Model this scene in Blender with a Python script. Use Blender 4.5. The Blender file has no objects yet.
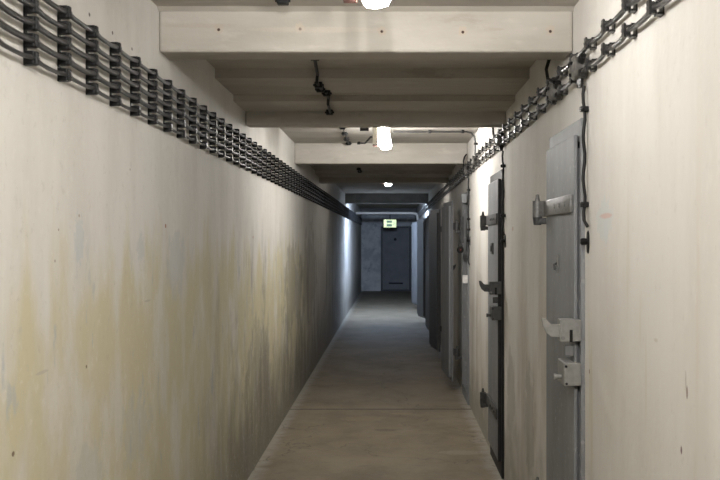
import bpy, bmesh, math, random
from mathutils import Vector, Matrix
random.seed(7)
C = bpy.context.scene.collection
PI = math.pi
EYE = 1.6
XL, XR = -0.965, 0.75          # inner faces of the two long walls
END = 29.8                     # end wall
BACK = -4.0                    # wall behind the viewpoint

# ------------------------------------------------------------------ materials
class NT:
    def __init__(s, name):
        s.m = bpy.data.materials.new(name); s.m.use_nodes = True
        s.t = s.m.node_tree; s.b = s.t.nodes['Principled BSDF']
        s._pos = None
    def n(s, typ, **kw):
        nd = s.t.nodes.new(typ)
        for k, v in kw.items(): setattr(nd, k, v)
        return nd
    def put(s, sock, v):
        if hasattr(v, 'node'): s.t.links.new(v, sock)
        elif isinstance(v, (tuple, list)) and len(v) == 3 and sock.type == 'RGBA': sock.default_value = (*v, 1)
        else: sock.default_value = v
    def pos(s):
        if s._pos is None: s._pos = s.n('ShaderNodeNewGeometry').outputs['Position']
        return s._pos
    def obj(s): return s.n('ShaderNodeTexCoord').outputs['Object']
    def vmath(s, op, a, b=None):
        nd = s.n('ShaderNodeVectorMath', operation=op); s.put(nd.inputs[0], a)
        if b is not None: s.put(nd.inputs[1], b)
        return nd.outputs['Value'] if op in ('LENGTH', 'DISTANCE', 'DOT_PRODUCT') else nd.outputs['Vector']
    def math(s, op, a, b=0.5, clamp=False):
        nd = s.n('ShaderNodeMath', operation=op, use_clamp=clamp); s.put(nd.inputs[0], a); s.put(nd.inputs[1], b)
        return nd.outputs[0]
    def noise(s, scale, detail=4, vec=None, stretch=None, rough=0.55, shift=(0, 0, 0)):
        v = s.pos() if vec is None else vec
        if stretch: v = s.vmath('MULTIPLY', v, stretch)
        if shift != (0, 0, 0): v = s.vmath('ADD', v, shift)
        nd = s.n('ShaderNodeTexNoise'); s.put(nd.inputs['Vector'], v)
        nd.inputs['Scale'].default_value = scale; nd.inputs['Detail'].default_value = detail; nd.inputs['Roughness'].default_value = rough
        return nd.outputs['Fac']
    def ramp(s, v, lo, hi, a=0.0, b=1.0):
        nd = s.n('ShaderNodeMapRange', interpolation_type='SMOOTHSTEP'); s.put(nd.inputs['Value'], v)
        for k, x in zip(('From Min', 'From Max', 'To Min', 'To Max'), (lo, hi, a, b)): nd.inputs[k].default_value = x
        return nd.outputs[0]
    def mix(s, f, a, b):
        nd = s.n('ShaderNodeMix', data_type='RGBA'); s.put(nd.inputs['Factor'], f); s.put(nd.inputs['A'] if False else nd.inputs[6], a); s.put(nd.inputs[7], b)
        return nd.outputs[2]
    def xyz(s):
        nd = s.n('ShaderNodeSeparateXYZ'); s.put(nd.inputs[0], s.pos()); return nd.outputs
    def spot(s, col, c, r, color, amount=1.0, ragged=0.5, vec=None):
        """a chip or stain of elliptical shape: centre c, radii r"""
        d = s.vmath('SUBTRACT', s.pos() if vec is None else vec, c)
        d = s.vmath('MULTIPLY', d, tuple(1 / x for x in r))
        l = s.vmath('LENGTH', d)
        if ragged:
            l = s.math('ADD', l, s.math('MULTIPLY', s.math('SUBTRACT', s.noise(2.2 / max(min(r), .004), 3), .5), ragged * 2))
        f = s.ramp(l, .75, 1.15, amount, 0.0)
        return s.mix(f, col, color)
    def bump(s, h, strength=.2, dist=.01):
        nd = s.n('ShaderNodeBump'); nd.inputs['Strength'].default_value = strength; nd.inputs['Distance'].default_value = dist
        s.put(nd.inputs['Height'], h); s.t.links.new(nd.outputs[0], s.b.inputs['Normal'])
    def done(s, col, rough=.8, metal=0.0, spec=.3):
        s.put(s.b.inputs['Base Color'], col); s.put(s.b.inputs['Roughness'], rough)
        s.b.inputs['Metallic'].default_value = metal; s.b.inputs['Specular IOR Level'].default_value = spec
        return s.m

def simple(name, col, rough=.6, metal=0., spec=.4, var=.25, scale=40):
    t = NT(name)
    o = t.obj()
    f = t.ramp(t.noise(scale, 4, o), .35, .75)
    t.bump(t.noise(scale * 4, 3, o), .12, .002)
    return t.done(t.mix(f, col, tuple(c * (1 - var) for c in col)), rough, metal, spec)

def glow(name, col, strength):
    t = NT(name); t.done((.8, .8, .8), .4)
    t.b.inputs['Emission Color'].default_value = (*col, 1); t.b.inputs['Emission Strength'].default_value = strength
    return t.m

def mat_wall_left():
    t = NT('plaster_cream_stained'); X, Y, Z = t.xyz()
    streak = t.noise(2.0, 5, stretch=(1, 1.8, .5)); fine = t.noise(12, 5, stretch=(1, 1.3, .6)); blot = t.noise(1.6, 5)
    col = t.mix(t.ramp(streak, .35, .68), (.665, .648, .613), (.605, .587, .55))
    col = t.mix(t.ramp(fine, .52, .72, 0, .35), col, (.70, .68, .645))
    # yellow under-coat laid bare on the lower half
    edge = t.math('ADD', Z, t.math('MULTIPLY', t.math('SUBTRACT', t.noise(5.5, 4, stretch=(1, .9, .16)), .5), 1.3))
    edge = t.math('ADD', edge, t.math('MULTIPLY', t.math('SUBTRACT', t.noise(2.0, 2, shift=(4, 0, 0)), .5), .7))
    ym = t.ramp(edge, 1.28, 1.68, 1, 0)
    ym = t.math('MULTIPLY', ym, t.ramp(Y, 9.5, 12.5, 1, 0))
    ym = t.math('MULTIPLY', ym, t.ramp(t.noise(4.5, 5, stretch=(1, 1.0, .5), shift=(0, 3, 7)), .33, .55, .25, .95))
    col = t.mix(ym, col, (.57, .525, .36))
    # blue older paint in flakes
    bm = t.ramp(t.noise(5.0, 6, stretch=(1, 1.5, .6), rough=.65, shift=(9, 1, 2)), .58, .66, 0, .7)
    bm = t.math('MULTIPLY', bm, t.ramp(Z, 1.75, 1.35, 0, 1))
    col = t.mix(bm, col, (.43, .455, .455))
    col = t.spot(col, (XL, 2.93, 1.60), (1, .045, .075), (.50,.535,.55), .6, 1.0)
    col = t.spot(col, (XL, 4.25, 1.50), (1, .16, .16), (.48,.505,.505), .4, 1.1)
    col = t.spot(col, (XL, 3.65, 1.57), (1, .05, .06), (.48,.51,.52), .4, 1.0)
    col = t.spot(col, (XL, 3.0, .82), (1, .20, .13), (.46,.48,.47), .35, 1.3)
    col = t.spot(col, (XL, 3.6, .88), (1, .20, .12), (.46,.48,.47), .35, 1.3)
    # dark damp streaks and grime near the floor
    dk = t.math('MULTIPLY', t.ramp(t.noise(2.6, 6, stretch=(1, .9, .36), rough=.68, shift=(2, 8, 0)), .50, .66, 0, .75), t.ramp(Z, 1.95, 1.1, 0, 1))
    dk = t.math('MULTIPLY', dk, t.ramp(Y, 4.2, 6.5, 0.05, 1))
    col = t.mix(dk, col, (.22, .21, .185))
    col = t.spot(col, (XL, 9.3, 1.12), (1, .9, .38), (.25, .24, .215), .42, 1.3)
    col = t.spot(col, (XL, 11.2, 1.2), (1, 1.0, .5), (.25, .24, .215), .42, 1.3)
    col = t.spot(col, (XL, 6.9, .62), (1, .7, .35), (.26, .245, .21), .42, 1.3)
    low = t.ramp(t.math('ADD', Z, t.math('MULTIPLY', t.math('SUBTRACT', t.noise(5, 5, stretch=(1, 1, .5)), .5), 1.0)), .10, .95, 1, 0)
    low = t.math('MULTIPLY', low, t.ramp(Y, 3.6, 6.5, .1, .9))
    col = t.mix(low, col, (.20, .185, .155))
    fl = t.noise(34, 6, stretch=(1, .8, .7), rough=.75)
    col = t.mix(t.ramp(fl, .56, .68, 0, .30), col, (.42, .40, .35))
    col = t.mix(t.ramp(fl, .44, .34, 0, .30), col, (.74, .72, .68))
    pk = t.math('MULTIPLY', t.ramp(t.noise(22, 6, rough=.7), .60, .68, 0, .7), t.ramp(Z, .65, .2, 0, 1))
    col = t.mix(pk, col, (.34, .34, .32))
    for (y, z, r, c) in ((2.30, 1.06, .011, (.15, .1, .07)), (2.42, 1.055, .013, (.15, .1, .07)), (3.0, 1.20, .010, (.14, .1, .06)), (4.05, 1.66, .017, (.30, .12, .07)),
                         (2.72, 1.54, .008, (.3, .25, .2)), (2.93, 1.675, .010, (.35, .3, .25)), (6.6, 1.62, .02, (.35, .14, .08)), (2.75, 1.63, .007, (.3, .25, .2)), (3.5, 1.86, .008, (.3, .25, .2)), (3.03, 2.319, .012, (.06, .05, .04)), (3.28, 2.315, .012, (.06, .05, .04)), (3.526, 2.309, .012, (.06, .05, .04))):
        col = t.spot(col, (XL, y, z), (1, r * .75, r * .55), c, .85, .2)
    for (y, z, ry) in ((2.62, 1.235, .05), (3.75, 1.36, .05), (2.3, 1.18, .03)):
        col = t.spot(col, (XL, y, z), (1, ry, .005), (.45, .42, .36), .6, .3)
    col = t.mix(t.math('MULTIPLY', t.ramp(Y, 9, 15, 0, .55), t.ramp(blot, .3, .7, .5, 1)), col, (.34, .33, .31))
    t.bump(t.math('ADD', t.noise(9, 6), t.math('MULTIPLY', fine, .5)), .35, .012)
    return t.done(col, .85, 0, .2)

def mat_wall_right():
    t = NT('plaster_white_worn'); X, Y, Z = t.xyz()
    streak = t.noise(2.0, 5, stretch=(1, 1.8, .45), shift=(3, 3, 3)); fine = t.noise(14, 5, stretch=(1, 1.3, .55))
    col = t.mix(t.ramp(streak, .35, .70), (.66, .643, .612), (.605, .583, .548))
    col = t.mix(t.ramp(fine, .55, .75, 0, .35), col, (.70, .68, .65))
    # ochre runs
    oc = t.ramp(t.noise(3.6, 5, stretch=(1, 2.2, .22), shift=(6, 2, 0)), .60, .72, 0, .45)
    col = t.mix(t.math('MULTIPLY', oc, t.ramp(Z, 2.1, 1.3, 0.1, 1)), col, (.55,.49,.37))
    # grey dirt on the piers between the doors
    gd = t.math('MULTIPLY', t.ramp(t.noise(2.4, 6, stretch=(1, 1.1, .36), rough=.66, shift=(1, 5, 2)), .42, .66, 0, .7), t.ramp(Y, 3.7, 4.3, 0, 1))
    col = t.mix(t.math('MULTIPLY', gd, t.ramp(Z, 2.3, .7, .35, 1)), col, (.43, .395, .33))
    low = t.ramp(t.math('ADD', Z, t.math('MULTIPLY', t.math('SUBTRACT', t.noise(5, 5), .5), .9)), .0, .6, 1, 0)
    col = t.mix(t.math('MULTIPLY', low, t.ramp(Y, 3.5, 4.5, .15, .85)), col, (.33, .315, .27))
    fl = t.noise(36, 6, stretch=(1, .8, .6), rough=.75)
    col = t.mix(t.ramp(fl, .57, .69, 0, .28), col, (.45, .42, .37))
    col = t.mix(t.ramp(fl, .44, .34, 0, .25), col, (.72, .70, .67))
    # smears and chips
    col = t.spot(col, (XR, 3.36, 1.675), (1, .12, .075), (.56,.595,.60), .7, .9)
    col = t.spot(col, (XR, 3.33, 1.64), (1, .035, .06), (.57,.60,.605), .7, .5)
    col = t.spot(col, (XR, 3.33, 1.685), (1, .095, .010), (.58, .40, .36), .75, .9)
    col = t.spot(col, (XR, 5.9, 1.67), (1, .03, .015), (.45, .30, .22), .7, .5)
    col = t.spot(col, (XR, 2.415, 1.212), (1, .007, .018), (.20, .16, .13), .95, .35)
    col = t.spot(col, (XR, 2.425, 1.24), (1, .003, .028), (.30, .26, .22), .9, .2)
    col = t.spot(col, (XR, 2.463, 1.055), (1, .007, .011), (.16, .10, .10), .95, .3)
    col = t.spot(col, (XR, 2.7, 1.315), (1, .02, .006), (.5, .46, .4), .6, .5)
    col = t.spot(col, (XR, 3.61, 1.10), (1, .007, .010), (.2, .14, .1), .9, .3)
    for y in (6.0, 5.2):
        col = t.spot(col, (XR, y, .62), (1, .2, .3), (.30, .28, .25), .45, .8)
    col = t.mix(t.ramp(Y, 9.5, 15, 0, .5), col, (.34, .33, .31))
    t.bump(t.math('ADD', t.noise(10, 6), t.math('MULTIPLY', fine, .5)), .3, .012)
    return t.done(col, .85, 0, .2)

def mat_ceiling():
    t = NT('ceiling_whitewash'); X, Y, Z = t.xyz()
    f = t.noise(2.2, 6, stretch=(.6, 1.6, 2.2)); g = t.noise(13, 5, stretch=(.5, 1, 1.4))
    col = t.mix(t.ramp(f, .36, .68), (.465, .44, .40), (.385, .36, .32))
    col = t.mix(t.ramp(g, .56, .74, 0, .4), col, (.57, .545, .50))
    dirt = t.math('MULTIPLY', t.ramp(t.noise(3.2, 6, stretch=(.6, 1, 1.6), rough=.7, shift=(5, 1, 1)), .57, .70, 0, .6), 1.0)
    col = t.mix(dirt, col, (.31,.28,.235))
    # old plug holes along the first beam, with rust round them
    for x, z in ((-.717, 2.475), (-.38, 2.478), (-.042, 2.468), (.293, 2.465), (.655, 2.468)):
        col = t.spot(col, (x, 3.93, z), (.020, .05, .020), (.47, .40, .32), .6, .8)
        col = t.spot(col, (x, 3.93, z - .005), (.0065, .05, .0065), (.06, .035, .03), 1, .25)
    col = t.spot(col, (-.80, 3.93, 2.487), (.16, .05, .010), (.42, .37, .31), .5, .8)
    col = t.spot(col, (.43, 3.93, 2.472), (.035, .05, .006), (.40, .36, .31), .7, .5)
    col = t.spot(col, (-.3, 3.93, 2.47), (.3, .05, .012), (.50, .45, .38), .4, .8)
    t.bump(t.math('ADD', t.noise(7, 6), t.math('MULTIPLY', g, .4)), .4, .014)
    return t.done(col, .85, 0, .2)

def mat_floor():
    t = NT('floor_concrete'); X, Y, Z = t.xyz()
    a = t.noise(1.7, 7, stretch=(1, .8, 1), rough=.65); b = t.noise(7, 6, stretch=(.8, 1.2, 1), rough=.7); c = t.noise(40, 4)
    col = t.mix(t.ramp(a, .32, .68), (.185, .155, .113), (.265, .225, .168))
    col = t.mix(t.ramp(b, .50, .72, 0, .55), col, (.12, .10, .078))
    col = t.mix(t.ramp(c, .6, .75, 0, .35), col, (.32, .285, .235))
    # pale dusty border along both walls
    e = t.math('ABSOLUTE', t.math('ADD', X, .107))
    e = t.math('ADD', e, t.math('MULTIPLY', t.math('SUBTRACT', b, .5), .22))
    col = t.mix(t.ramp(e, .74, .85, 0, .8), col, (.37, .345, .30))
    vor = t.n('ShaderNodeTexVoronoi', feature='DISTANCE_TO_EDGE'); vor.inputs['Scale'].default_value = .55
    w = t.n('ShaderNodeTexNoise'); w.inputs['Scale'].default_value = 2.6; w.inputs['Detail'].default_value = 6; t.put(w.inputs['Vector'], t.pos())
    t.put(vor.inputs['Vector'], t.vmath('ADD', t.pos(), t.vmath('MULTIPLY', w.outputs['Color'], (.8, .8, .8))))
    col = t.mix(t.ramp(vor.outputs['Distance'], .001, .005, .6, 0), col, (.10, .085, .065))
    # a joint across the passage and a filled crack
    col = t.spot(col, (0, 8.98, 0), (1.5, .035, 1), (.09,.075,.055), .75, .7)
    col = t.spot(col, (.52, 7.15, 0), (.16, .07, 1), (.34,.305,.25), .45, 1.0)
    col = t.spot(col, (-.06, 8.0, 0), (.10, .06, 1), (.11,.09,.07), .5, .8)
    col = t.spot(col, (.1, 8.75, 0), (.12, .05, 1), (.30,.24,.165), .6, .8)
    col = t.spot(col, (-.25, 8.5, 0), (.2, .12, 1), (.28,.23,.16), .5, .8)
    t.bump(t.math('ADD', t.math('ADD', a, b), t.math('MULTIPLY', c, .3)), .25, .01)
    return t.done(col, t.ramp(b, .3, .7, .8, .6), 0, .28)

def mat_paint():
    t = NT('grey_door_paint'); o = t.obj()
    a = t.noise(5, 5, o, stretch=(1, 1, .35)); b = t.noise(30, 5, o)
    col = t.mix(t.ramp(a, .35, .68), (.235, .243, .255), (.185, .19, .198))
    col = t.mix(t.ramp(b, .58, .68, 0, .6), col, (.31, .315, .32))
    col = t.mix(t.ramp(t.noise(11, 6, o, rough=.7, shift=(3, 3, 3)), .66, .72, 0, .7), col, (.13, .11, .095))
    t.bump(b, .15, .003)
    return t.done(col, .62, 0, .22)

def mat_endwall():
    t = NT('end_wall_flaking'); X, Y, Z = t.xyz()
    a = t.noise(2.5, 6, rough=.7)
    col = t.mix(t.ramp(a, .40, .62), (.66, .655, .64), (.45, .455, .46))
    v = t.n('ShaderNodeTexBrick'); v.inputs['Scale'].default_value = 2.2; v.inputs['Mortar Size'].default_value = .012
    t.put(v.inputs['Vector'], t.vmath('MULTIPLY', t.pos(), (1, 1, 1)))
    col = t.mix(t.ramp(t.noise(5, 5, shift=(2, 2, 2)), .58, .66, 0, .7), col, (.27, .29, .29))
    t.bump(a, .4, .015)
    return t.done(col, .85, 0, .2)

M_WL, M_WR, M_CE, M_FL, M_GR, M_EW = mat_wall_left(), mat_wall_right(), mat_ceiling(), mat_floor(), mat_paint(), mat_endwall()
M_BEAMSHADE = simple('shaded_beam_grey', (.20, .195, .185), .9, var=.3, scale=5)
M_SHADOW = simple('gap_shadow_black', (.022, .022, .023), .6, 0, .25)
M_GRSHADE = simple('shaded_door_grey', (.085, .087, .092), .5, 0, .35)
M_PLAST = simple('plain_plaster', (.62, .59, .54), .85, var=.2, scale=4)
M_CELL = simple('cell_plaster', (.42, .41, .39), .9, var=.25, scale=3)
M_BLK = simple('black_plastic', (.007, .007, .0075), .5, 0, .25, var=.3)
M_CAB = simple('dark_cable_sheath', (.028, .0275, .0275), .36, 0, .55, var=.3)
M_CAB2 = simple('grey_cable_sheath', (.030, .029, .028), .32, .0, .6, var=.35)
M_CLIP = simple('dull_grey_clip', (.018, .0175, .017), .35, .2, .55, var=.5, scale=60)
M_STEEL = simple('worn_steel', (.20, .20, .20), .48, .4, .5, var=.4, scale=60)
M_DARKST = simple('dark_painted_steel', (.075, .076, .078), .5, .1, .4, var=.35)
M_LOCK = simple('pale_grey_lock_paint', (.25, .25, .242), .5, 0, .4, var=.2)
M_BOX = simple('pale_lamp_housing', (.62, .59, .53), .6, var=.12)
M_RUST = simple('red_brown_lip', (.07, .028, .02), .7)
M_JUNC = simple('junction_box_grey', (.16, .155, .145), .35, .2, .5, var=.7, scale=40)
M_PIPE = simple('cream_painted_pipe', (.82, .78, .70), .5, var=.15)
M_ENDDOOR = simple('slate_door_paint', (.19, .195, .205), .55, var=.2, scale=5)
M_OCHRE = simple('ochre_jamb', (.50, .40, .20), .7)
M_RED = simple('red_dot', (.35, .05, .04), .5)
M_PALE = simple('pale_tag', (.72, .71, .70), .6)
LAMP = glow('lit_glass', (1, .968, .925), 110)
M_FULL = glow('bright_lit_glass', (1, .968, .925), 360)
M_FILLLAMP = glow('fill_lit_glass', (1, .968, .925), 600)
M_DIM = glow('dim_lit_glass', (1, .96, .91), 75)
M_COOL = glow('cool_lit_glass', (.58, .73, 1.0), 2400)
M_EXIT = glow('exit_lit_face', (.80, 1, .52), .85)
M_EXITG = glow('exit_green', (.004, .30, .09), .16)

# ------------------------------------------------------------------ mesh tools
class MB:
    def __init__(s): s.bm = bmesh.new()
    def box(s, x0, x1, y0, y1, z0, z1, bev=0, mat=None):
        r = bmesh.ops.create_cube(s.bm, size=1)
        m = Matrix.Translation(((x0 + x1) / 2, (y0 + y1) / 2, (z0 + z1) / 2)) @ Matrix.Diagonal((abs(x1 - x0), abs(y1 - y0), abs(z1 - z0), 1))
        bmesh.ops.transform(s.bm, matrix=m if mat is None else mat @ m, verts=r['verts'])
        if bev:
            es = list({e for v in r['verts'] for e in v.link_edges})
            bmesh.ops.bevel(s.bm, geom=es, offset=bev, segments=2, affect='EDGES', profile=.5)
        return s
    def cyl(s, p, q, r, r2=None, seg=16):
        p, q = Vector(p), Vector(q); d = q - p
        m = Matrix.Translation((p + q) / 2) @ d.to_track_quat('Z', 'Y').to_matrix().to_4x4()
        bmesh.ops.create_cone(s.bm, cap_ends=True, segments=seg, radius1=r, radius2=r if r2 is None else r2, depth=d.length, matrix=m)
        return s
    def ball(s, c, r, sc=(1, 1, 1), u=16, v=10):
        m = Matrix.Translation(c) @ Matrix.Diagonal((*sc, 1))
        bmesh.ops.create_uvsphere(s.bm, u_segments=u, v_segments=v, radius=r, matrix=m)
        return s
    def tube(s, pts, r, seg=8):
        pts = [Vector(p) for p in pts]; rings = []
        up = Vector((0, 0, 1)) if abs((pts[-1] - pts[0]).normalized().z) < .9 else Vector((0, 1, 0))
        for i, p in enumerate(pts):
            d = (pts[min(i + 1, len(pts) - 1)] - pts[max(i - 1, 0)]).normalized()
            if abs(d.dot(up)) > .98: a = d.cross(Vector((1, 0, 0))).normalized() if abs(d.x) < .9 else d.cross(Vector((0, 1, 0))).normalized()
            else: a = d.cross(up).normalized()
            if rings:
                pa = s._a; a = (pa - d * pa.dot(d)).normalized()
            s._a = a; b = d.cross(a)
            rings.append([s.bm.verts.new(p + r * (math.cos(2 * PI * k / seg) * a + math.sin(2 * PI * k / seg) * b)) for k in range(seg)])
        for A, B in zip(rings, rings[1:]):
            for k in range(seg): s.bm.faces.new((A[k], A[(k + 1) % seg], B[(k + 1) % seg], B[k]))
        s.bm.faces.new(rings[0][::-1]); s.bm.faces.new(rings[-1])
        return s
    def prism(s, pts, axis, a0, a1):
        """polygon of 2-D points pushed along an axis"""
        def P(u, v, w): return {'x': (w, u, v), 'y': (u, w, v), 'z': (u, v, w)}[axis]
        A = [s.bm.verts.new(P(u, v, a0)) for u, v in pts]; B = [s.bm.verts.new(P(u, v, a1)) for u, v in pts]
        s.bm.faces.new(A); s.bm.faces.new(B[::-1])
        for i in range(len(A)): s.bm.faces.new((A[i], B[i], B[(i + 1) % len(A)], A[(i + 1) % len(A)]))
        return s
    def lathe(s, prof, seg=20, mat=None):
        """profile of (radius, height) about z"""
        rings = []
        for r, z in prof:
            rings.append([s.bm.verts.new((r * math.cos(2 * PI * k / seg), r * math.sin(2 * PI * k / seg), z)) for k in range(seg)])
        for A, B in zip(rings, rings[1:]):
            for k in range(seg): s.bm.faces.new((A[k], A[(k + 1) % seg], B[(k + 1) % seg], B[k]))
        s.bm.faces.new(rings[0][::-1]); s.bm.faces.new(rings[-1])
        if mat is not None: bmesh.ops.transform(s.bm, matrix=mat, verts=[v for R in rings for v in R])
        return s
    def mesh(s, name, m, smooth=False):
        bmesh.ops.recalc_face_normals(s.bm, faces=s.bm.faces[:])
        if smooth:
            for f in s.bm.faces: f.smooth = True
            for e in s.bm.edges:
                if len(e.link_faces) == 2 and e.calc_face_angle(0) > .45: e.smooth = False
        me = bpy.data.meshes.new(name); s.bm.to_mesh(me); s.bm.free(); me.materials.append(m)
        return me
    def build(s, name, m, parent=None, smooth=False, loc=None):
        o = bpy.data.objects.new(name, s.mesh(name, m, smooth)); C.objects.link(o)
        if parent is not None: o.parent = parent
        if loc: o.location = loc
        return o

def tag(o, label, cat, group=None):
    o['label'] = label; o['category'] = cat; o['kind'] = 'thing'
    if group: o['group'] = group
    return o
def thing(name, loc, label, cat, group=None, rz=0):
    o = bpy.data.objects.new(name, None); C.objects.link(o); o.empty_display_size = .05
    o.location = loc; o.rotation_euler = (0, 0, rz)
    return tag(o, label, cat, group)
def struct(o): o['kind'] = 'structure'; return o
def copy_tree(o, parent=None):
    c = o.copy(); C.objects.link(c)
    if parent is not None: c.parent = parent
    for ch in list(o.children): copy_tree(ch, c)
    return c

# ------------------------------------------------------------------ the setting
DY = [3.71, 6.38, 9.22, 11.85, 14.55, 17.2, 20.75, 24.6]       # near edges of the cell doorways (two of them past the seventh are plain)
DY = DY[:7]
DW, DH = .70, 2.0
struct(MB().box(XL - .3, XR + 3.2, BACK - .3, END + .3, -.2, 0).build('floor', M_FL))
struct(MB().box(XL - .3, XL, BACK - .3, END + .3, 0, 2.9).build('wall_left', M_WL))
struct(MB().box(XL, XR, END, END + .3, 0, 2.9).build('wall_end', M_EW))
struct(MB().box(XL, XR, BACK - .3, BACK, 0, 2.9).build('wall_rear', M_PLAST))
# long wall with the cell doorways cut through it
wr = MB(); y = BACK - .3
for a in DY:
    wr.box(XR, XR + .3, y, a - .02, 0, 2.9)
    wr.box(XR, XR + .3, a - .02, a + DW + .02, 2.075, 2.9); y = a + DW + .02
wr.box(XR, XR + .3, y, END + .3, 0, 2.9)
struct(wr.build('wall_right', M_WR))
# stepped ceiling between the down-stand beams
prof = [(BACK - .3, 2.56), (4.02, 2.56), (4.02, 2.535), (5.18, 2.535), (5.18, 2.482), (5.78, 2.482), (5.78, 2.445), (6.33, 2.445), (6.33, 2.562), (9.5, 2.562), (9.5, 2.51), (10.6, 2.51),
        (10.6, 2.47), (11.9, 2.47), (11.9, 2.43), (12.7, 2.43), (12.7, 2.56), (END + .3, 2.56), (END + .3, 2.9), (BACK - .3, 2.9)]
struct(MB().prism(prof, 'x', XL, XR).build('ceiling', M_CE))
for i, (a, b, z) in enumerate(((3.93, 4.11, 2.378), (6.25, 6.41, 2.357), (9.42, 9.56, 2.357), (12.58, 12.74, 2.357), (19.55, 19.75, 2.352), (28.9, 29.3, 2.40), (-.9, -.7, 2.378))):
    b_ = MB()
    n = 24                                                       # slightly uneven hand-trowelled lower edge
    for k in range(1): b_.box(XL, XR, a, b, z, 2.565, .012)
    struct(b_.build('ceiling_beam', M_BEAMSHADE if a > 19 else M_CE))  # far beams coloured darker, the shade on their faces painted in
# small cornice strip in the angle of ceiling and first beam
struct(MB().prism([(3.90, 2.56), (3.93, 2.56), (3.93, 2.545)], 'x', XL, XR).build('trim_1', M_CE))
# cells behind the doorways
for i, a in enumerate(DY):
    c = MB(); x0, x1, y0, y1 = XR + .3, XR + 2.6, a - .75, a + 1.45
    c.box(x1, x1 + .05, y0, y1, 0, 2.6); c.box(x0, x1, y0 - .05, y0, 0, 2.6); c.box(x0, x1, y1, y1 + .05, 0, 2.6); c.box(x0, x1, y0, y1, 2.55, 2.6)
    struct(c.build('wall_cell', M_CELL))
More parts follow.
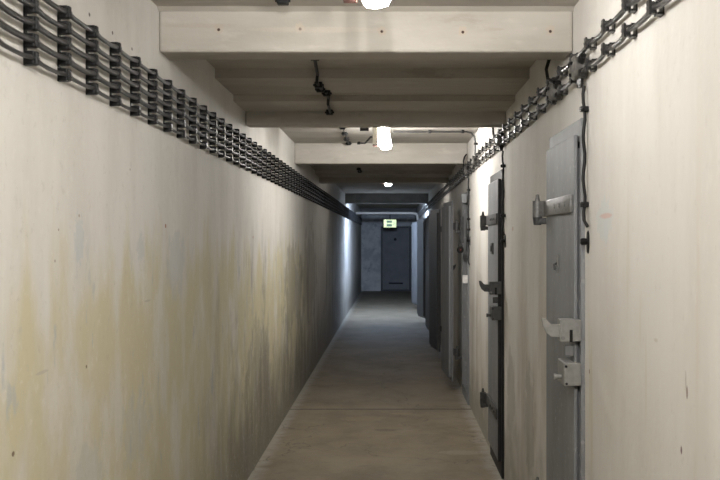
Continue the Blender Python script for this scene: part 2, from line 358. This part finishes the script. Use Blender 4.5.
# ------------------------------------------------------------------ cell doors
HP = .068                                                          # how far the hinge barrel stands off the wall
door_labels = [
    'closed grey steel cell door beside the pink smear, grey lever latch',
    'closed grey steel cell door standing on the bright pier, dark latch',
    'pale grey steel cell door folded open, first open one past the closed two',
    'second open steel cell door past the closed pair, edge in shadow',
    'third open steel cell door past the closed pair, thin pale edge',
    'fourth open steel cell door past the closed pair, dim bluish face',
    'blue-lit open steel cell door, last before the end wall']
angles = [0, 0, -175.5, -172.5, -176, -170, -167]
for i, a in enumerate(DY):
    # fixed frame set in the opening
    f = MB()
    f.box(XR - .016, XR + .031, a - .02, a + .006, 0, 2.075, .002).box(XR - .016, XR + .031, a + DW - .006, a + DW + .02, 0, 2.075, .002)
    f.box(XR + .03, XR + .10, a - .02, a + .035, 0, 2.075, .002).box(XR + .03, XR + .10, a + DW - .035, a + DW + .02, 0, 2.075, .002)
    f.box(XR - .0155, XR + .10, a + .005, a + DW - .005, 1.985, 2.0745, .002).box(XR - .0155, XR + .10, a + .005, a + DW - .005, 0, .10, .002)
    fr = f.build('door_%d' % (i + 1), M_GR if i != 1 else M_SHADOW); struct(fr)  # second frame coloured black to stand for the shadow gap round its leaf
    near = i < 2
    hinge = Vector((XR - HP, a + .745, 0))
    t = thing('cell_door', hinge, door_labels[i], 'door', 'steel cell doors along the passage', math.radians(angles[i]))
    # local: x toward the wall, y along the passage, origin under the hinge barrel
    def Y(u): return u - .745
    def X(p): return HP - p
    hw = M_LOCK if i == 0 else M_DARKST
    leaf = MB().box(X(.036), X(.021), Y(.018), Y(.688), .11, 2.013, .003)
    leaf.box(X(.0212), X(-.005), Y(.055), Y(.645), .15, 1.965, .004)
    lf = leaf.build('door_leaf', M_GRSHADE if i in (3, 5) else M_GR, t)  # two leaves get a darker grey: their shade is put into the colour
    if i == 1:                                                     # shade on this door's near edge, built as a black strip
        MB().box(X(.0375), X(-.02), Y(.001), Y(.0175), .11, 2.013, .002).build('edge_shadow', M_SHADOW, t)
    for hz in (1.745, .42):
        h = MB().box(X(.047), X(.0355), Y(.045), Y(.70), hz - .036, hz + .036, .003)
        h.cyl((0, 0, hz - .038), (0, 0, hz + .038), .023)
        h.prism([(X(.047), Y(.70)), (X(.036), Y(.70)), (.0, .022), (-.018, .0)], 'z', hz - .036, hz + .036)
        hs = h.build('hinge_strap', M_STEEL if i == 0 else M_DARKST, t, True)
        MB().cyl((0, 0, hz + .0385), (0, 0, hz + .062), .012, .007).ball((0, 0, hz + .062), .008).build('hinge_pin', M_STEEL if i == 0 else M_DARKST, hs, True)
        for u in (.16, .28, .40): MB().cyl((X(.046), Y(u), hz), (X(.052), Y(u), hz), .010, .007, 6).build('hinge_bolt', M_BLK if i else M_STEEL, hs)
    # wall bracket the barrels sit on belongs to the frame
    for hz in (1.745, .42):
        MB().cyl((hinge.x, hinge.y, hz - .075), (hinge.x, hinge.y, hz - .0385), .018, .023).box(hinge.x, XR + .0, hinge.y - .02, hinge.y + .02, hz - .070, hz - .042, .004).build('hinge_bracket', M_DARKST, fr, True)
    dz = .03 if i else 0
    # latch plate facing up the passage, with slot, and its lever
    lp = MB().box(X(.098), X(.037), Y(-.030), Y(.04), 1.205 + dz, 1.292 + dz, .004)
    lp.box(X(.05), X(.0175), Y(-.0295), Y(.012), 1.207 + dz, 1.290 + dz, .002)
    l = lp.build('latch_plate', hw, t)
    MB().box(X(.062), X(.050), Y(-.0315), Y(-.026), 1.2045 + dz, 1.252 + dz, .001).build('latch_slot', M_BLK, l)
    MB().cyl((X(.088), Y(-.034), 1.22 + dz), (X(.088), Y(-.026), 1.22 + dz), .008).build('latch_bolt', M_STEEL, l, True)
    lv = MB().prism([(X(.094), 1.222 + dz), (X(.094), 1.272 + dz), (X(.128), 1.272 + dz), (X(.136), 1.277 + dz), (X(.152), 1.294 + dz), (X(.168), 1.298 + dz), (X(.163), 1.268 + dz), (X(.150), 1.240 + dz), (X(.130), 1.224 + dz)], 'y', Y(-.018), Y(.0))
    lv.build('latch_lever', hw, l)
    # small keeper between
    MB().box(X(.07), X(.036), Y(.02), Y(.05), 1.145 + dz, 1.185 + dz, .003).build('keeper', M_GR if i == 0 else hw, t)
    # lock box with its bolt
    lb = MB().box(X(.083), X(.037), Y(-.03), Y(.12), 1.033 + dz, 1.124 + dz, .005).box(X(.055), X(.0172), Y(-.0295), Y(.012), 1.0345 + dz, 1.1225 + dz, .003)
    k = lb.build('lock_box', hw if i == 0 else M_DARKST, t)
    MB().cyl((X(.083), Y(.03), 1.062 + dz), (X(.112), Y(.03), 1.062 + dz), .010).cyl((X(.104), Y(.03), 1.062 + dz), (X(.113), Y(.03), 1.062 + dz), .013).build('lock_bolt', hw, k, True)
    for (p, zz) in ((.074, 1.043), (.076, 1.110)): MB().cyl((X(p), Y(-.034), zz + dz), (X(p), Y(-.026), zz + dz), .005, None, 10).build('lock_screw', M_BLK, k)
    # spy-hole cover and its little handle on the outer face
    s = MB().box(X(.046), X(.0355), Y(.29), Y(.41), 1.50, 1.58, .004).cyl((X(.046), Y(.35), 1.54), (X(.053), Y(.35), 1.54), .022)
    if i != 0: s.build('spyhole_cover', M_DARKST, t)
    else:
        s.bm.free()
        s = MB().box(X(.043), X(.0355), Y(.36), Y(.385), 1.46, 1.535, .003).build('spyhole_catch', M_STEEL, t)
        MB().tube([(X(.042), Y(.372), 1.50), (X(.055), Y(.36), 1.495), (X(.055), Y(.35), 1.475)], .005).build('catch_hook', M_DARKST, s, True)

# ------------------------------------------------------------------ wall opposite the doors: five cables in a long row of clamps
CZ = [2.258, 2.213, 2.168, 2.123, 2.077]
CR = [.0075, .0075, .0085, .0085, .0062]
ST = [2.494 + .2532 * k for k in range(-9, 108)]
ST = [s_ for s_ in ST if s_ < 29.3]
names = ['topmost', 'second from top', 'middle', 'fourth from top', 'lowest and thinnest']
for j in range(5):
    pts = []
    rnd = random.Random(j)
    for k, s_ in enumerate(ST):
        pts.append((XL + .0255, s_ - .012, CZ[j])); pts.append((XL + .0255, s_ + .012, CZ[j]))
        if k + 1 < len(ST):
            sag = .003 + .004 * rnd.random(); out = .004 * rnd.random()
            for f_ in (.25, .5, .75):
                q = 4 * f_ * (1 - f_)
                pts.append((XL + .0255 - .004 + out * q, s_ + .2532 * f_, CZ[j] - sag * q))
    tag(MB().tube(pts, CR[j], 8).build('wall_cable', M_CAB, None, True), 'black cable, %s of the five clamped along the wall opposite the doors' % names[j], 'cable', 'five cables on the wall opposite the doors')

def saddle_mesh(z):
    b = MB().box(.003, .030, -.013, .013, z - .0185, z + .0185, .003)
    b.box(.028, .036, -.010, .010, z - .0175, z + .0175, .003)
    return b
rail = MB().box(-.001, .0045, -.008, .008, CZ[-1] - .019, CZ[0] + .019).mesh('back_rail', M_BLK)
sad = [saddle_mesh(z).mesh('saddle', M_BLK) for z in CZ]
scr = MB().cyl((.0355, .004, 0), (.0385, .004, 0), .0035, None, 8).mesh('saddle_screw', M_STEEL)
far = MB().box(-.001, .004, -.008, .008, CZ[-1] - .019, CZ[0] + .019)
for z in CZ: far.box(.003, .042, -.016, .016, z - .0195, z + .0195)
far = far.mesh('cable_clamp', M_BLK)
ords = ['first', 'second', 'third', 'fourth', 'fifth', 'sixth', 'seventh', 'eighth', 'ninth', 'tenth', 'eleventh', 'twelfth', 'thirteenth', 'fourteenth', 'fifteenth', 'sixteenth', 'seventeenth', 'eighteenth', 'nineteenth', 'twentieth']
seen = 0
for s_ in ST:
    if s_ < 2.2: continue                                         # outside the picture
    lab = '%s black five-saddle cable clamp from the near end of the five-cable run' % ords[seen] if seen < 20 else 'small black cable clamp of the five-cable run, somewhere past its twentieth'
    if s_ < 13:
        t = thing('cable_clamp', (XL, s_, 0), lab, 'clamp', 'five-cable clamps')
        o = bpy.data.objects.new('back_rail', rail); C.objects.link(o); o.parent = t
        for j in range(5):
            o = bpy.data.objects.new('saddle', sad[j]); C.objects.link(o); o.parent = t
            if seen < 7:
                q = bpy.data.objects.new('saddle_screw', scr); C.objects.link(q); q.parent = o; q.location = (0, 0, CZ[j])
    else:
        o = bpy.data.objects.new('cable_clamp', far); C.objects.link(o); o.location = (XL, s_, 0)
        tag(o, lab, 'clamp', 'five-cable clamps')
    seen += 1

# ------------------------------------------------------------------ door wall: two cables in single clips, with junction boxes above the doors
RZ = [2.322, 2.243]
RS = [2.634 + .287 * k for k in range(-11, 93)]
RS = [s_ for s_ in RS if s_ < 29]
for j in range(2):
    pts = []; rnd = random.Random(20 + j)
    for k, s_ in enumerate(RS):
        for e in (-.012, .012): pts.append((XR - .026, s_ + e, RZ[j]))
        if k + 1 < len(RS):
            sag = .006 + .007 * rnd.random(); out = .008 * rnd.random()
            for f_ in (.2, .4, .6, .8):
                q = 4 * f_ * (1 - f_); pts.append((XR - .026 + .006 * q - out * q, s_ + .287 * f_, RZ[j] - sag * q))
    tag(MB().tube(pts, .0085, 8).build('wall_cable', M_CAB2, None, True), '%s of two sagging grey cables clipped above the cell doors' % ('upper', 'lower')[j], 'cable', 'two cables above the doors')
cb = MB().prism([(-.036, -.0215), (-.030, -.010), (-.030, .010), (-.036, .0215), (-.041, .0215), (-.041, .012), (-.041, -.012), (-.041, -.0215)], 'y', -.015, .015)
cb.box(-.031, -.018, -.011, .011, -.017, .017, .002).box(-.019, -.0005, -.018, .018, -.021, -.014, .001).box(-.019, -.0005, -.018, .018, .014, .021, .001).box(-.004, .001, -.019, .019, -.022, .022, .001)
cb = cb.mesh('clip_body', M_CLIP)
cs = MB().cyl((-.045, 0, 0), (-.040, 0, 0), .005, None, 8).mesh('clip_screw', M_STEEL)
cnt = [0, 0]
for s_ in RS:
    if s_ < 2.2: continue
    for j in range(2):
        k = cnt[j]; cnt[j] += 1
        lab = '%s grey cable clip from the near end, on the %s cable above the doors' % (ords[k], ('upper', 'lower')[j]) if k < 14 else 'small cable clip on the %s cable above the open doors, past the fourteenth' % ('upper', 'lower')[j]
        if s_ < 8:
            t = thing('cable_clip', (XR, s_, RZ[j]), lab, 'clip', 'clips of the %s cable above the doors' % ('upper', 'lower')[j])
            for n_, me in (('clip_body', cb), ('clip_screw', cs)):
                o = bpy.data.objects.new(n_, me); C.objects.link(o); o.parent = t
        else:
            o = bpy.data.objects.new('cable_clip', cb); C.objects.link(o); o.location = (XR, s_, RZ[j])
            tag(o, lab, 'clip', 'clips of the %s cable above the doors' % ('upper', 'lower')[j])

RX = Matrix.Rotation(-PI / 2, 4, 'Y')                             # lathe axis to -x, off the wall
def junction(y, z, label, r=.042, down=True):
    t = thing('junction_box', (XR, y, z), label, 'junction box', 'junction boxes above the doors')
    MB().lathe([(r * .9, -.001), (r, .01), (r, .042), (r * 1.12, .044), (r * 1.12, .052), (r * .95, .058), (r * .4, .064)], 20, RX).build('box_body', M_JUNC, t, True)
    for q in (.5, 2.6, 4.7): MB().cyl((-.055, r * .65 * math.cos(q), r * .65 * math.sin(q)), (-.068, r * .65 * math.cos(q), r * .65 * math.sin(q)), .007, None, 8).build('cover_screw', M_BLK, t)
    for (dy, dz) in ((1, 0.55), (-1, .55), (1, -.55), (-1, -.55)) + (((0, -1),) if down else ()):
        v = Vector((0, dy, dz)).normalized()
        g = MB().cyl(Vector((-.026, 0, 0)) + v * r * .9, Vector((-.026, 0, 0)) + v * (r + .022), .015, None, 6).cyl(Vector((-.026, 0, 0)) + v * (r + .022), Vector((-.026, 0, 0)) + v * (r + .034), .012)
        g.build('cable_gland', M_CLIP, t)
    return t
junction(3.66, 2.262, 'round grey junction box above the closed door beside the pink smear')
junction(4.19, 2.252, 'second round junction box on the cables, just beyond the box with the drop cable', .036, False)
junction(6.30, 2.262, 'round junction box above the second closed cell door', .038)
junction(9.1, 2.262, 'small junction box above the first open cell door', .038)
junction(8.25, 2.28, 'small junction box where the lamp conduit meets the two cables', .03, False)
# black loops rising out of the boxes
for (y, lab) in ((4.32, 'short black cable loop standing up past the second junction box'), (6.62, 'black cable loop standing up by the box over the second closed door'), (9.35, 'small black cable loop by the box over the first open door')):
    tag(MB().tube([(XR - .03, y - .10, 2.30), (XR - .045, y - .02, 2.33), (XR - .045, y + .02, 2.38), (XR - .035, y + .01, 2.42), (XR - .02, y - .03, 2.44)], .008).build('cable_loop', M_BLK, None, True), lab, 'cable')
# drop cables beside the doors
def drop(y, z0, z1, clips, label, tail=True):
    t = thing('drop_cable', (XR, y, z0), label, 'cable', 'drop cables beside the doors')
    n = 14; pts = [(-.016 - .004 * math.sin(k * 1.3), .002 * math.sin(k * .8), (z1 - z0) * k / n) for k in range(n + 1)]
    if tail: pts += [(-.02, -.012, z1 - z0 - .03), (-.022, -.03, z1 - z0 - .06), (-.012, -.045, z1 - z0 - .085)]
    MB().tube(pts, .0065).build('cable', M_BLK, t, True)
    for c in clips: MB().box(-.032, .001, -.014, .014, c - z0 - .010, c - z0 + .010, .003).cyl((-.03, -.025, c - z0), (-.008, .025, c - z0), .006).build('clip', M_BLK, t)
drop(3.63, 2.19, 1.735, (2.10, 1.735), 'black drop cable with loose tail beside the door with the grey lever latch')
drop(6.28, 2.19, 1.72, (2.09, 1.76), 'black drop cable beside the second closed cell door')
drop(9.1, 2.19, 1.45, (2.08, 1.80, 1.70), 'black drop cable on the bright pier edge before the first open door')
sw = MB().box(-.05, -.0005, -.03, .03, -.045, .045, .006).build('wall_switch_box', M_GR); sw.location = (XR - .03, 9.16, 2.0)
tag(sw, 'small grey box on the drop cable before the first open door', 'box')
# oval knobs at eye height
for y, lab in ((3.62, 'black oval switch knob on white plaster under the loose cable tail'), (6.27, 'black oval switch knob beside the second closed door'), (9.10, 'black oval switch knob beside the first open door')):
    t = thing('switch_knob', (XR, y, 1.592), lab, 'switch', 'oval switch knobs beside the doors')
    MB().lathe([(.9, .0005), (1, .003), (.85, .007)], 20, Matrix.Diagonal((1, .017, .046, 1)) @ RX).build('back_plate', M_BLK, t, True)
    MB().lathe([(.011, .006), (.013, .012), (.014, .026), (.009, .032)], 14, Matrix.Translation((0, .002, .002)) @ RX).build('knob', M_BLK, t, True)

# hardware by the first open doorway
t = thing('bolt_bar', (XR, 9.72, 1.62), 'dark vertical bolt bar in the reveal of the first open doorway', 'bolt')
MB().box(-.05, -.0165, -.012, .012, -.05, .22, .003).build('bar', M_DARKST, t); MB().box(-.05, -.0165, -.03, .03, -.05, -.02, .003).build('bar_foot', M_DARKST, t)
t = thing('padlock', (XR, 9.72, 1.52), 'round black padlock with red dot hanging in the first open doorway', 'padlock')
MB().lathe([(.03, -.02), (.036, -.012), (.036, .012), (.03, .02)], 18, Matrix.Translation((-.05, 0, -.02)) @ Matrix.Rotation(PI / 2, 4, 'X')).build('body', M_BLK, t, True)
MB().tube([(-.068, 0, .01), (-.068, 0, .035), (-.05, 0, .05), (-.032, 0, .035), (-.032, 0, .01)], .005).build('shackle', M_DARKST, t, True)
MB().cyl((-.05, -.0195, -.02), (-.05, -.0225, -.02), .007).build('red_mark', M_RED, t)
tg = MB().box(-.05, 0, -.004, .004, -.04, .04, .002).build('paper_tag', M_PALE); tg.location = (XR - .0165, 9.215, 1.22)
tag(tg, 'small white plate fixed on the edge of the first open doorway', 'plate')

# ------------------------------------------------------------------ lamps
def lamp(y, label, drop=1.0, glass=None):
    """drop squeezes the height of the fitting"""
    t = thing('passage_lamp', (-.07, y, 2.5625 if 6.4 < y < 9.4 else 2.5602), label, 'lamp', 'ceiling lamps of the passage')
    d = drop
    MB().box(-.088, -.042, -.06, .06, -.19 * d, 0, .004).build('housing', M_BOX, t)
    MB().box(-.086, -.043, -.062, .062, -.19 * d - .007, -.19 * d + .0005, .001).build('housing_lip', M_RUST, t)
    MB().lathe([(.020, -.225 * d), (.036, -.221 * d), (.044, -.210 * d), (.047, -.192 * d), (.036, -.06 * d), (.034, -.045 * d), (.030, -.035 * d)], 20, Matrix.Rotation(math.radians(-6), 4, 'Y')).build('lamp_glass', glass or LAMP, t, True)
    MB().cyl((0, 0, -.036 * d), (0, 0, 0), .032).build('lamp_holder', M_BLK, t, True)
    MB().cyl((-.19, -.03, -.06 * d), (-.12, -.03, -.06 * d), .018).cyl((-.155, -.03, -.05 * d), (-.155, -.03, 0), .012).build('insulator', M_BLK, t, True)
    MB().tube([(-.20, .02, -.17 * d), (-.15, .02, -.17 * d), (-.13, .02, -.15 * d), (-.105, .02, -.12 * d), (-.085, .02, -.12 * d)], .007).cyl((-.215, .02, -.17 * d), (-.19, .02, -.17 * d), .012).build('feed_cable', M_CLIP, t, True)
    return t
lamp(3.0, 'lit jar lamp at the very top, before the first beam')
lamp(7.75, 'lit jar lamp glaring on the ceiling with the thin conduit', 1.0, M_FULL)
lamp(12.95, 'distant lit lamp of which only the bright tip shows under a beam', 1.0, M_DIM)
tc = lamp(20.05, 'unseen cool lamp with added shade plate, behind the beam before the exit sign', .72, M_COOL)
MB().box(-.32, .32, -.075, -.062, -.172, -.0035, .003).build('added_shade_plate', M_BOX, tc)  # unseen plate added to keep the cool light off the nearer floor and wall
lamp(.6, 'added unseen fill lamp over the viewpoint, nearer than the one at the top edge', 1.0, M_FILLLAMP)  # added out of view to even out the light on the near walls

# conduit from the second lamp to the cables
t = thing('lamp_conduit', (XR, 8.3, 2.5), 'thin conduit running across the ceiling from the second lamp', 'conduit')
MB().tube([(-.74, 0, .045), (-.10, 0, .045), (-.055, 0, .035), (-.03, 0, .005), (-.022, 0, -.04), (-.022, 0, -.16)], .008).build('tube', M_CAB2, t, True)
for p in ((-.42, .045), (-.13, .045)): MB().box(p[0] - .012, p[0] + .012, -.014, .014, p[1] - .012, p[1] + .0168, .002).build('clip', M_BLK, t)
MB().box(-.034, -.0005, -.014, .014, -.07, -.05, .002).build('clip', M_BLK, t)

# cable stubs and clips along the ceiling
def stub(pts, clips, label, r=.009):
    y0 = pts[0]
    t = thing('ceiling_cable', y0, label, 'cable', 'cable stubs on the ceiling')
    o = Vector(y0)
    if len(pts) > 1: MB().tube([Vector(p) - o for p in pts], r).build('cable', M_BLK, t, True)
    for c in clips:
        v = Vector(c) - o
        MB().box(v.x - .022, v.x + .022, v.y - .02, v.y + .02, v.z - .016, v.z + .0175, .004).box(v.x - .030, v.x + .030, v.y - .008, v.y + .008, v.z - .006, v.z + .006, .002).build('clip', M_BLK, t)
stub([(-.387, 4.72, 2.516), (-.405, 5.16, 2.50), (-.412, 5.20, 2.463), (-.40, 5.5, 2.462)], [(-.387, 4.76, 2.517), (-.410, 5.30, 2.464), (-.412, 5.45, 2.464)], 'black cable stub with clips between first and second beam, starting behind the first')
stub([(-.385, 5.52, 2.463), (-.385, 5.76, 2.462), (-.39, 5.79, 2.427), (-.40, 6.2, 2.425)], [(-.385, 5.60, 2.464), (-.405, 6.16, 2.427)], 'black cable stub with clips ending at the face of the second beam')
stub([(-.415, 8.0, 2.545), (-.42, 8.5, 2.543), (-.425, 9.38, 2.54)], [(-.415, 7.98, 2.544), (-.42, 8.45, 2.544), (-.425, 8.9, 2.544), (-.425, 9.3, 2.544)], 'thin cable with four clips on the bright ceiling before the third beam', .006)
stub([(-.40, 11.4, 2.452), (-.40, 11.85, 2.45)], [(-.40, 11.42, 2.452), (-.40, 11.82, 2.452)], 'small dark cable stub in the ribbed bay past the third beam')
stub([(-.53, 3.70, 2.544)], [(-.43, 3.74, 2.5424)], 'single black cable clip at the top edge, in front of the first beam')

# ------------------------------------------------------------------ the far end
t = thing('exit_sign', (-.06, 28.2, 2.09), 'lit green and white exit sign hanging before the end wall', 'sign')
MB().box(-.19, .19, -.03, .03, -.12, .12, .006).build('sign_case', M_PALE, t)
MB().box(-.183, .183, -.034, -.0305, -.113, .113).build('sign_face', M_EXIT, t)
MB().box(-.10, .06, -.037, -.0345, .018, .088).box(-.10, .06, -.037, -.0345, -.088, -.018).prism([(.085, .05), (.115, .002), (.085, -.05), (.1, -.05), (.132, .002), (.1, .05)], 'y', -.037, -.0345).box(.145, .155, -.037, -.0345, -.09, .09).build('sign_symbol', M_EXITG, t)
MB().cyl((0, 0, .12), (0, 0, .308), .012).build('sign_hanger', M_BLK, t)
tag(MB().tube([(XL, 28.2, 2.42), (XR, 28.2, 2.42)], .022, 12).build('ceiling_pipe', M_DARKST, None, True), 'thin dark pipe across the passage carrying the exit sign', 'pipe')
MBp = MB().tube([(XL, 25.6, 2.325), (.58, 25.6, 2.325), (.66, 25.6, 2.30), (.69, 25.6, 2.24), (.69, 25.6, 2.16), (XR, 25.6, 2.12)], .035, 12)
tag(MBp.build('ceiling_pipe', M_PIPE, None, True), 'cream pipe crossing the passage and bending down at the door side', 'pipe')
t = thing('end_door', (.12, END, 0), 'closed slate-grey door in the end wall under the exit sign', 'door')
MB().box(-.41, .41, -.05, -.001, .05, 1.97, .006).build('door_leaf', M_ENDDOOR, t)
f = MB().box(-.47, -.412, -.07, -.001, 0, 2.03, .004).box(.412, .49, -.07, -.001, 0, 2.03, .004).box(-.41, .41, -.07, -.001, 1.972, 2.03, .004).box(-.41, .41, -.075, -.001, 0, .048, .004).build('door_frame', M_DARKST, t)
MB().cyl((-.02, -.051, 1.62), (-.02, -.068, 1.62), .045).build('spyhole', M_BLK, t, True)
MB().box(-.22, .22, -.056, -.0505, .22, .27, .002).build('vent_slot', M_BLK, t)
struct(MB().box(.66, XR, 29.2, END, 0, 2.05, .01).build('trim_2', M_OCHRE))

# ------------------------------------------------------------------ camera, world, colour
cam = bpy.data.cameras.new('camera'); co = bpy.data.objects.new('camera', cam); C.objects.link(co)
cam.sensor_width = 36; cam.lens = 36 * 950 / 720; cam.shift_x = -32 / 720; cam.clip_start = .05; cam.clip_end = 100
co.location = (0, 0, EYE); co.rotation_euler = (PI / 2, 0, 0)
cam.dof.use_dof = True; cam.dof.focus_distance = 5.0; cam.dof.aperture_fstop = 13
sc = bpy.context.scene; sc.camera = co
w = bpy.data.worlds.new('world'); sc.world = w; w.use_nodes = True
w.node_tree.nodes['Background'].inputs[0].default_value = (.5, .6, .8, 1); w.node_tree.nodes['Background'].inputs[1].default_value = .3
sc.view_settings.view_transform = 'Standard'; sc.view_settings.look = 'None'; sc.view_settings.gamma = 1; sc.view_settings.use_curve_mapping = False
sc.view_settings.exposure = .42
sc.cycles.max_bounces = 10; sc.cycles.diffuse_bounces = 5; sc.cycles.sample_clamp_indirect = 6
